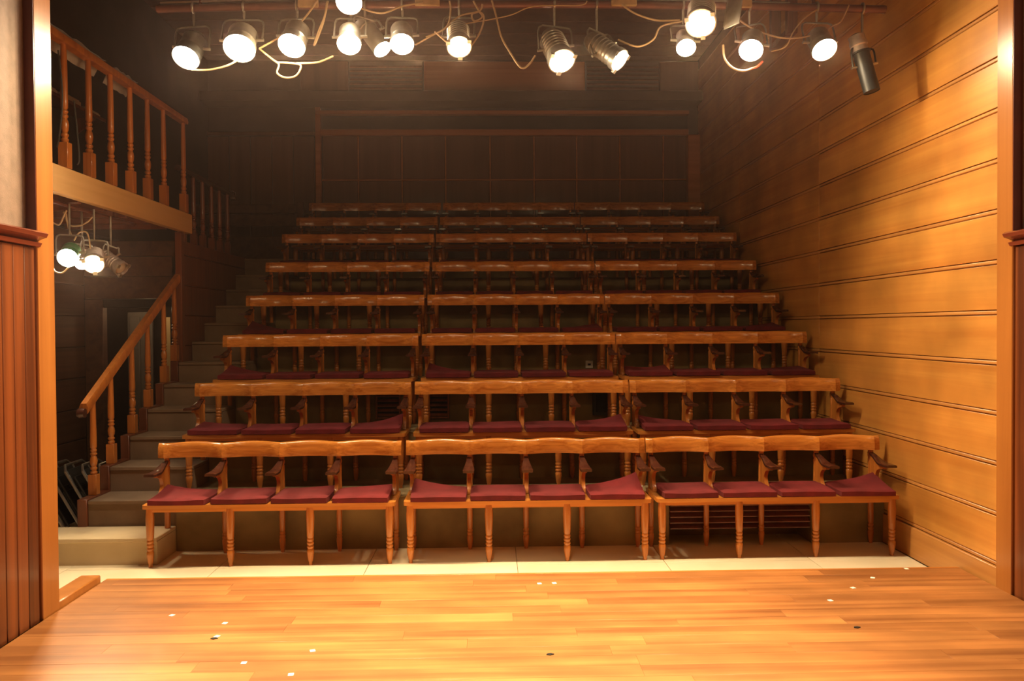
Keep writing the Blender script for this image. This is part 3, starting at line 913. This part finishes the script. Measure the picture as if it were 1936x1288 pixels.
fx(1061, 113, 25, (0.22, -0.55, -0.75), 0.30, 'steel', 'par', 'ribbed bright steel can lamp right of centre, pointing down', hang=onplane(1048, 20, BY).x)
fx(1168, 112, 21, (0.62, -0.42, -0.62), 0.30, 'grey', 'par', 'dull ribbed can lamp right of centre, tilted down to the right', hang=onplane(1128, 20, BY).x, lm='lens2')
fx(1325, 42, 27, (-0.2, -0.66, -0.72), 0.26, 'steel', 'par', 'large high lit can lamp overlapping the bar at right', yoke=False, Y=BY - 0.25)
fx(1297, 89, 18, (-0.1, -0.64, -0.76), 0.18, 'grey', 'fresnel', 'small lit lamp just below the large high can lamp', beam=0.7)
fx(1420, 94, 22, (-0.28, -0.65, -0.7), 0.2, 'grey', 'fresnel', 'lit lamp with a red and tan cable looped beneath it', lm='lens2')
fx(1558, 93, 23, (0.05, -0.64, -0.77), 0.2, 'steel', 'fresnel', 'rightmost lit lamp on the bar', beam=0.45)
# unlit snooted lamp at the right end
pc = onplane(1648, 172, BY - 0.03)
ptp = onplane(1618, 66, BY + 0.02)
fixture('stage_lamp', 'unlit black tube lamp with silver cap at the bar end', pc, pc - ptp, 0.056, (pc - ptp).length, M['blackmetal'], M['lensoff'], 'snoot', 0, hang=onplane(1630, 20, BY).x, ym=M['blackmetal'])
# barn door beside the big can
q0 = onplane(1378, 20, BY - 0.25)
bd = empty('barn_door', q0, label='bright flat metal flap at the right of the large high lamp', category='lamp flap')
b = MB(); b.T = Matrix.Rotation(0.5, 4, 'Z') @ Matrix.Rotation(0.2, 4, 'Y')
b.cbox(-0.003, 0.003, -0.12, 0.02, -0.13, 0.10, 0.001)
b.build('flap', M['steel'], bd)
b = MB(); b.T = Matrix.Rotation(0.5, 4, 'Z') @ Matrix.Rotation(0.2, 4, 'Y')
b.tube([(0.0, 0.025, -0.11), (0.0, 0.025, 0.12)], 0.006)
b.build('hinge_rod', M['steel'], bd)

# lamps under the balcony
def fl_(px, py, rpx, Y, aim, L, body, style, label, beam, lm='lens', **kw):
    c = onplane(px, py, Y)
    return fixture('stage_lamp', label, c, aim, rpx / F_PX * Y * 0.95, L, M[body], M[lm], style, beam, group='lamps hung under the balcony', top=2.655, **{'spill': 0.3, **kw})
fl_(128, 487, 17, 6.25, (0.25, -0.85, -0.4), 0.2, 'green', 'fresnel', 'green-rimmed lit lamp nearest the left post under the balcony', 0.45, 'lens2')
fl_(154, 498, 12, 6.7, (0.3, -0.8, -0.45), 0.2, 'silver', 'profile', 'smallest lit lamp, middle of the cluster under the balcony', 0.3, 'lens2')
fl_(177, 498, 17, 6.55, (0.3, -0.8, -0.45), 0.22, 'silver', 'par', 'right-hand lit lamp under the balcony', 0.5, 'lens', spill=0.5)
fl_(228, 507, 13, 7.0, (0.75, -0.28, -0.5), 0.26, 'silver', 'par', 'unlit silver can lamp under the balcony, facing right', 0, 'lensoff')
q = onplane(150, 432, 6.6)
rp = empty('lamp_rail', (q.x, 6.5, 2.655), label='thin dark rail under the balcony that its lamps hang from', category='rail')
MB().tube([(0, -1.0, 0), (0, 1.1, 0)], 0.014, 8).build('pipe', M['pipe'], rp)
for yy in (-0.6, 0.7):
    MB().tube([(0, yy, 0), (0, yy, 0.085)], 0.008, 8).build('bracket', M['pipe'], rp)

# cables
def cable(pts, label, r=0.0065, m='cable', Y=None, grp='cables on the lighting bar', sub=6):
    P3 = []
    for p in pts:
        yy = p[2] if len(p) > 2 else (Y or BY - 0.06)
        P3.append(onplane(p[0], p[1], yy))
    out = []
    K = len(P3)
    for i in range(K - 1):
        a, b_, c, d_ = P3[max(i - 1, 0)], P3[i], P3[i + 1], P3[min(i + 2, K - 1)]
        for s in range(sub):
            t = s / sub
            out.append(0.5 * ((2 * b_) + (c - a) * t + (2 * a - 5 * b_ + 4 * c - d_) * t * t + (3 * b_ - a - 3 * c + d_) * t ** 3))
    out.append(P3[-1])
    o = MB().tube([p - P3[0] for p in out], r, 6).build('cable', M[m], None, label=label, category='cable', group=grp)
    o.location = P3[0]
    return o
cable([(362, 132), (395, 132), (430, 124), (452, 112)], 'short tan cable between the two leftmost lamps')
cable([(600, 2), (560, 50), (490, 92)], 'taut tan cable slanting from the bar to the second lamp')
cable([(490, 92), (515, 112), (527, 122), (524, 138), (540, 147), (560, 143), (569, 125), (555, 120), (522, 118)], 'small cable loop hanging below the third lamp')
cable([(560, 120), (600, 118), (630, 106)], 'short cable running right from the third lamp')
cable([(618, 4), (612, 40), (597, 80), (594, 84), (602, 60), (614, 30), (620, 2)], 'folded cable end hanging left of the high lamp')
cable([(672, 12), (720, 25), (760, 12), (800, 5)], 'thin cable with bright ends right of the high lamp')
cable([(805, 70), (835, 58), (870, 30), (905, 22), (912, 8)], 'cable crossing behind the straight hanging can lamp')
cable([(785, 85), (815, 68), (845, 50), (852, 20), (850, 2)], 'cable rising to the bar left of the can lamp')
cable([(895, 2), (905, 20), (912, 32), (897, 40), (892, 28), (905, 22), (915, 32), (908, 60), (890, 88)], 'looped cable right of the straight hanging can lamp')
cable([(822, 60), (850, 84), (862, 88)], 'short cable from the can lamp to the left')
cable([(930, 1), (938, 30), (948, 70), (965, 100), (985, 128), (1000, 122), (1012, 105)], 'long tan cable drooping at the bar centre')
cable([(880, 45), (960, 30), (1010, 12), (1095, 10), (1110, 2)], 'thin wire along the bar at centre', r=0.004)
cable([(1175, 8), (1200, 25), (1240, 38), (1285, 38)], 'upper tan cable left of the large high lamp')
cable([(1168, 75), (1205, 88), (1235, 75), (1250, 50), (1290, 40)], 'lower sagging cable between tilted can and large lamp')
cable([(1385, 28), (1425, 55), (1480, 72), (1530, 68), (1556, 55)], 'tan cable sagging between the two rightmost lit lamps')
cable([(1367, 85), (1370, 110), (1385, 128), (1405, 134), (1420, 130)], 'tan cable loop under the lamp at right', r=0.008)
cable([(1420, 130), (1432, 126), (1442, 116)], 'red end of the cable loop at right', r=0.008, m='wirered')
cable([(1458, 97), (1485, 88), (1500, 60), (1520, 35), (1545, 18)], 'thin cable rising to the bar right of the looped lamp', r=0.005)
cable([(1605, 10), (1590, 40), (1572, 50), (1560, 62)], 'short cable over the rightmost lit lamp', r=0.005)
g2 = 'cables under the balcony'
cable([(98, 420), (112, 425), (122, 405), (126, 398)], 'leftmost cable curl under the balcony', Y=6.3, grp=g2, r=0.006)
cable([(120, 400), (130, 425), (150, 427), (165, 420), (175, 410)], 'cable swag between the balcony lamps', Y=6.5, grp=g2, r=0.006)
cable([(124, 400), (128, 425), (135, 445)], 'short cable dropping behind the green lamp', Y=6.4, grp=g2, r=0.006)
cable([(140, 455), (150, 440), (165, 441), (171, 470)], 'cable bent over the right-hand balcony lamp', Y=6.5, grp=g2, r=0.006)
cable([(98, 498), (104, 513), (118, 516), (130, 505)], 'cable loop below the green lamp', Y=6.2, grp=g2, r=0.006)
cable([(110, 95, 5.9), (118, 180, 5.9), (113, 250, 5.95), (108, 278, 6.0)], 'dark cable hanging inside the balcony, left one', m='darkcable', grp='cables in the balcony', r=0.006)
cable([(140, 190, 6.2), (146, 250, 6.2), (150, 300, 6.2), (146, 312, 6.2)], 'dark cable hanging inside the balcony, right one', m='darkcable', grp='cables in the balcony', r=0.006)

# ================================================================== SMALL THINGS
# shelf with papers inside the balcony
sh = empty('shelf', (-3.9, 7.0, 3.80), label='rough wooden shelf inside the balcony behind the balusters', category='shelf')
MB().cbox(-0.18, 0.02, 0.2, 1.55, 0, 0.035, 0.003).build('board', M['redwood'], sh)
for yy in (0.3, 1.35):
    MB().prism([(-0.18, 0), (0.0, 0), (-0.18, -0.16)], yy, yy + 0.025, 'Y').build('bracket', M['redwood'], sh)
for i, (yy, w, l, h) in enumerate(((0.48, 0.1, 0.3, 0.03), (0.9, 0.09, 0.35, 0.045), (1.3, 0.1, 0.3, 0.02))):
    o = MB().cbox(-w, w * 0.8, -l / 2, l / 2, 0, h, 0.004).cbox(-w * 0.8, w * 0.7, -l / 2.3, l / 2.2, h, h + 0.012, 0.002).build('paper_pile', M['paper'])
    o.location = (-3.9 - 0.07, 7.0 + yy, 3.836)
    o['label'] = ('pale paper pile on the balcony shelf, ' + ('nearest', 'middle', 'farthest')[i] + ' of three'); o['category'] = 'paper'
# grey sheets draped over the balcony rail
def drape(y0, y1, label):
    b = MB(); n = 16; vs = []; fs = []
    sec = [(0.062, -0.09), (0.052, 0.0), (0.034, 0.012), (0.0, 0.02), (-0.034, 0.012), (-0.05, 0.0), (-0.07, -0.03), (-0.10, -0.10)]
    sec = sec[3:]
    for i in range(n + 1):
        t = i / n; yy = (y1 - y0) * t
        for k2, (u, v) in enumerate(sec):
            wob = 0.006 * math.sin(t * 19 + k2) + 0.01 * math.sin(t * 7 + k2 * 0.7)
            vs.append((u + (wob if k2 != 0 else 0) * 0.4, yy, v + 0.002 + abs(wob) * (1.6 if v > 0.005 else 1)))
    m = len(sec)
    vs2 = [(a, b_, c + 0.004) for a, b_, c in vs]
    K = len(vs)
    for i in range(n):
        for k2 in range(m - 1):
            a = i * m + k2
            fs.append((a, a + 1, a + m + 1, a + m)); fs.append((K + a, K + a + m, K + a + m + 1, K + a + 1))
    for i in range(n):
        for k2 in (0, m - 1):
            a = i * m + k2; fs.append((a, a + m, K + a + m, K + a))
    b.add(vs + vs2, fs, True)
    o = b.build('draped_sheet', M['cloth'], None, label=label, category='cloth', group='sheets over the balcony rail')
    o.location = (-3.10, y0, 2.886 + 0.962)
drape(5.75, 6.85, 'crumpled grey sheet over the near part of the balcony handrail')
drape(7.0, 7.45, 'small grey cloth over the middle of the balcony handrail')

# folded chairs leaning behind the stairs
def folded_chair():
    root = empty('folding_chair')
    H = 0.67; w = 0.19
    fr_ = MB()
    fr_.tube([(0, -w, 0.0), (0, -w, H - 0.05), (0, -w + 0.05, H), (0, w - 0.05, H), (0, w, H - 0.05), (0, w, 0.0)], 0.012, 8)
    fr_.build('frame', M['steel'], root)
    f2 = MB(); f2.tube([(0.03, -w + 0.025, 0.02), (0.03, -w + 0.025, 0.55), (0.03, w - 0.025, 0.55), (0.03, w - 0.025, 0.02)], 0.009, 8)
    f2.build('rear_frame', M['blackmetal'], root)
    MB().cbox(0.006, 0.022, -w + 0.02, w - 0.02, 0.10, 0.42, 0.004).build('seat', M['blackmetal'], root)
    MB().cbox(-0.006, 0.008, -w + 0.015, w - 0.015, 0.47, 0.63, 0.004).build('backrest', M['blackmetal'], root)
    return root
fc = folded_chair()
CHL = ['nearest the steps', 'second from the steps', 'third from the steps', 'fourth from the steps', 'farthest from the steps']
for i in range(5):
    o = fc if i == 0 else copy_tree(fc)
    o.location = (-2.90 - 0.135 * i, 7.06 - 0.01 * i, 0.012)
    o.rotation_euler = (0, math.radians(-30), random.uniform(-0.03, 0.03))
    o['label'] = 'folded metal chair leaning left of the stairs, ' + CHL[i]
    o['category'] = 'chair'; o['group'] = 'folded chairs beside the stairs'

# stage floor marks
def stagept(px, py, h=HS + 0.0006):
    a = P(px, py, 1.0) - CAM
    return CAM + a * ((h - CAM.z) / a.z)
marks = [(325, 1164, 'farthest left'), (425, 1179, 'second from left, upper'), (410, 1204, 'beside a dark scrap at left'), (591, 1231, 'left of centre, middle distance'),
         (461, 1254, 'left of centre near the bottom edge'), (550, 1276, 'left of centre, nearest the camera'), (1020, 1104, 'left of the centre pair at the stage edge'),
         (1048, 1103, 'right of the centre pair at the stage edge'), (1714, 1076, 'farthest right by the stage edge'), (1650, 1093, 'second from the right'),
         (1613, 1112, 'third from the right'), (1570, 1136, 'fourth from the right')]
for px, py, l in marks:
    p = stagept(px, py)
    o = MB().cbox(-0.013, 0.013, -0.014, 0.014, 0, 0.0022, 0.0008).build('tape_mark', M['tape'], None, label='small white tape mark on the stage, ' + l, category='tape', group='tape marks on the stage')
    o.location = p; o.rotation_euler = (0, 0, random.uniform(-0.5, 0.5))
for px, py, l in ((405, 1208, 'dark scrap beside a tape mark on the left of the stage'), (1620, 1187, 'tiny black scrap on the right of the stage'), (1040, 1238, 'tiny dark scrap on the stage near the bottom centre')):
    p = stagept(px, py)
    o = MB().prism([(-0.018, -0.006), (0.0, -0.012), (0.02, 0.0), (0.006, 0.012), (-0.012, 0.008)], 0, 0.004, 'Z').build('scrap', M['blackmetal'], None, label=l, category='scrap')
    o.location = p
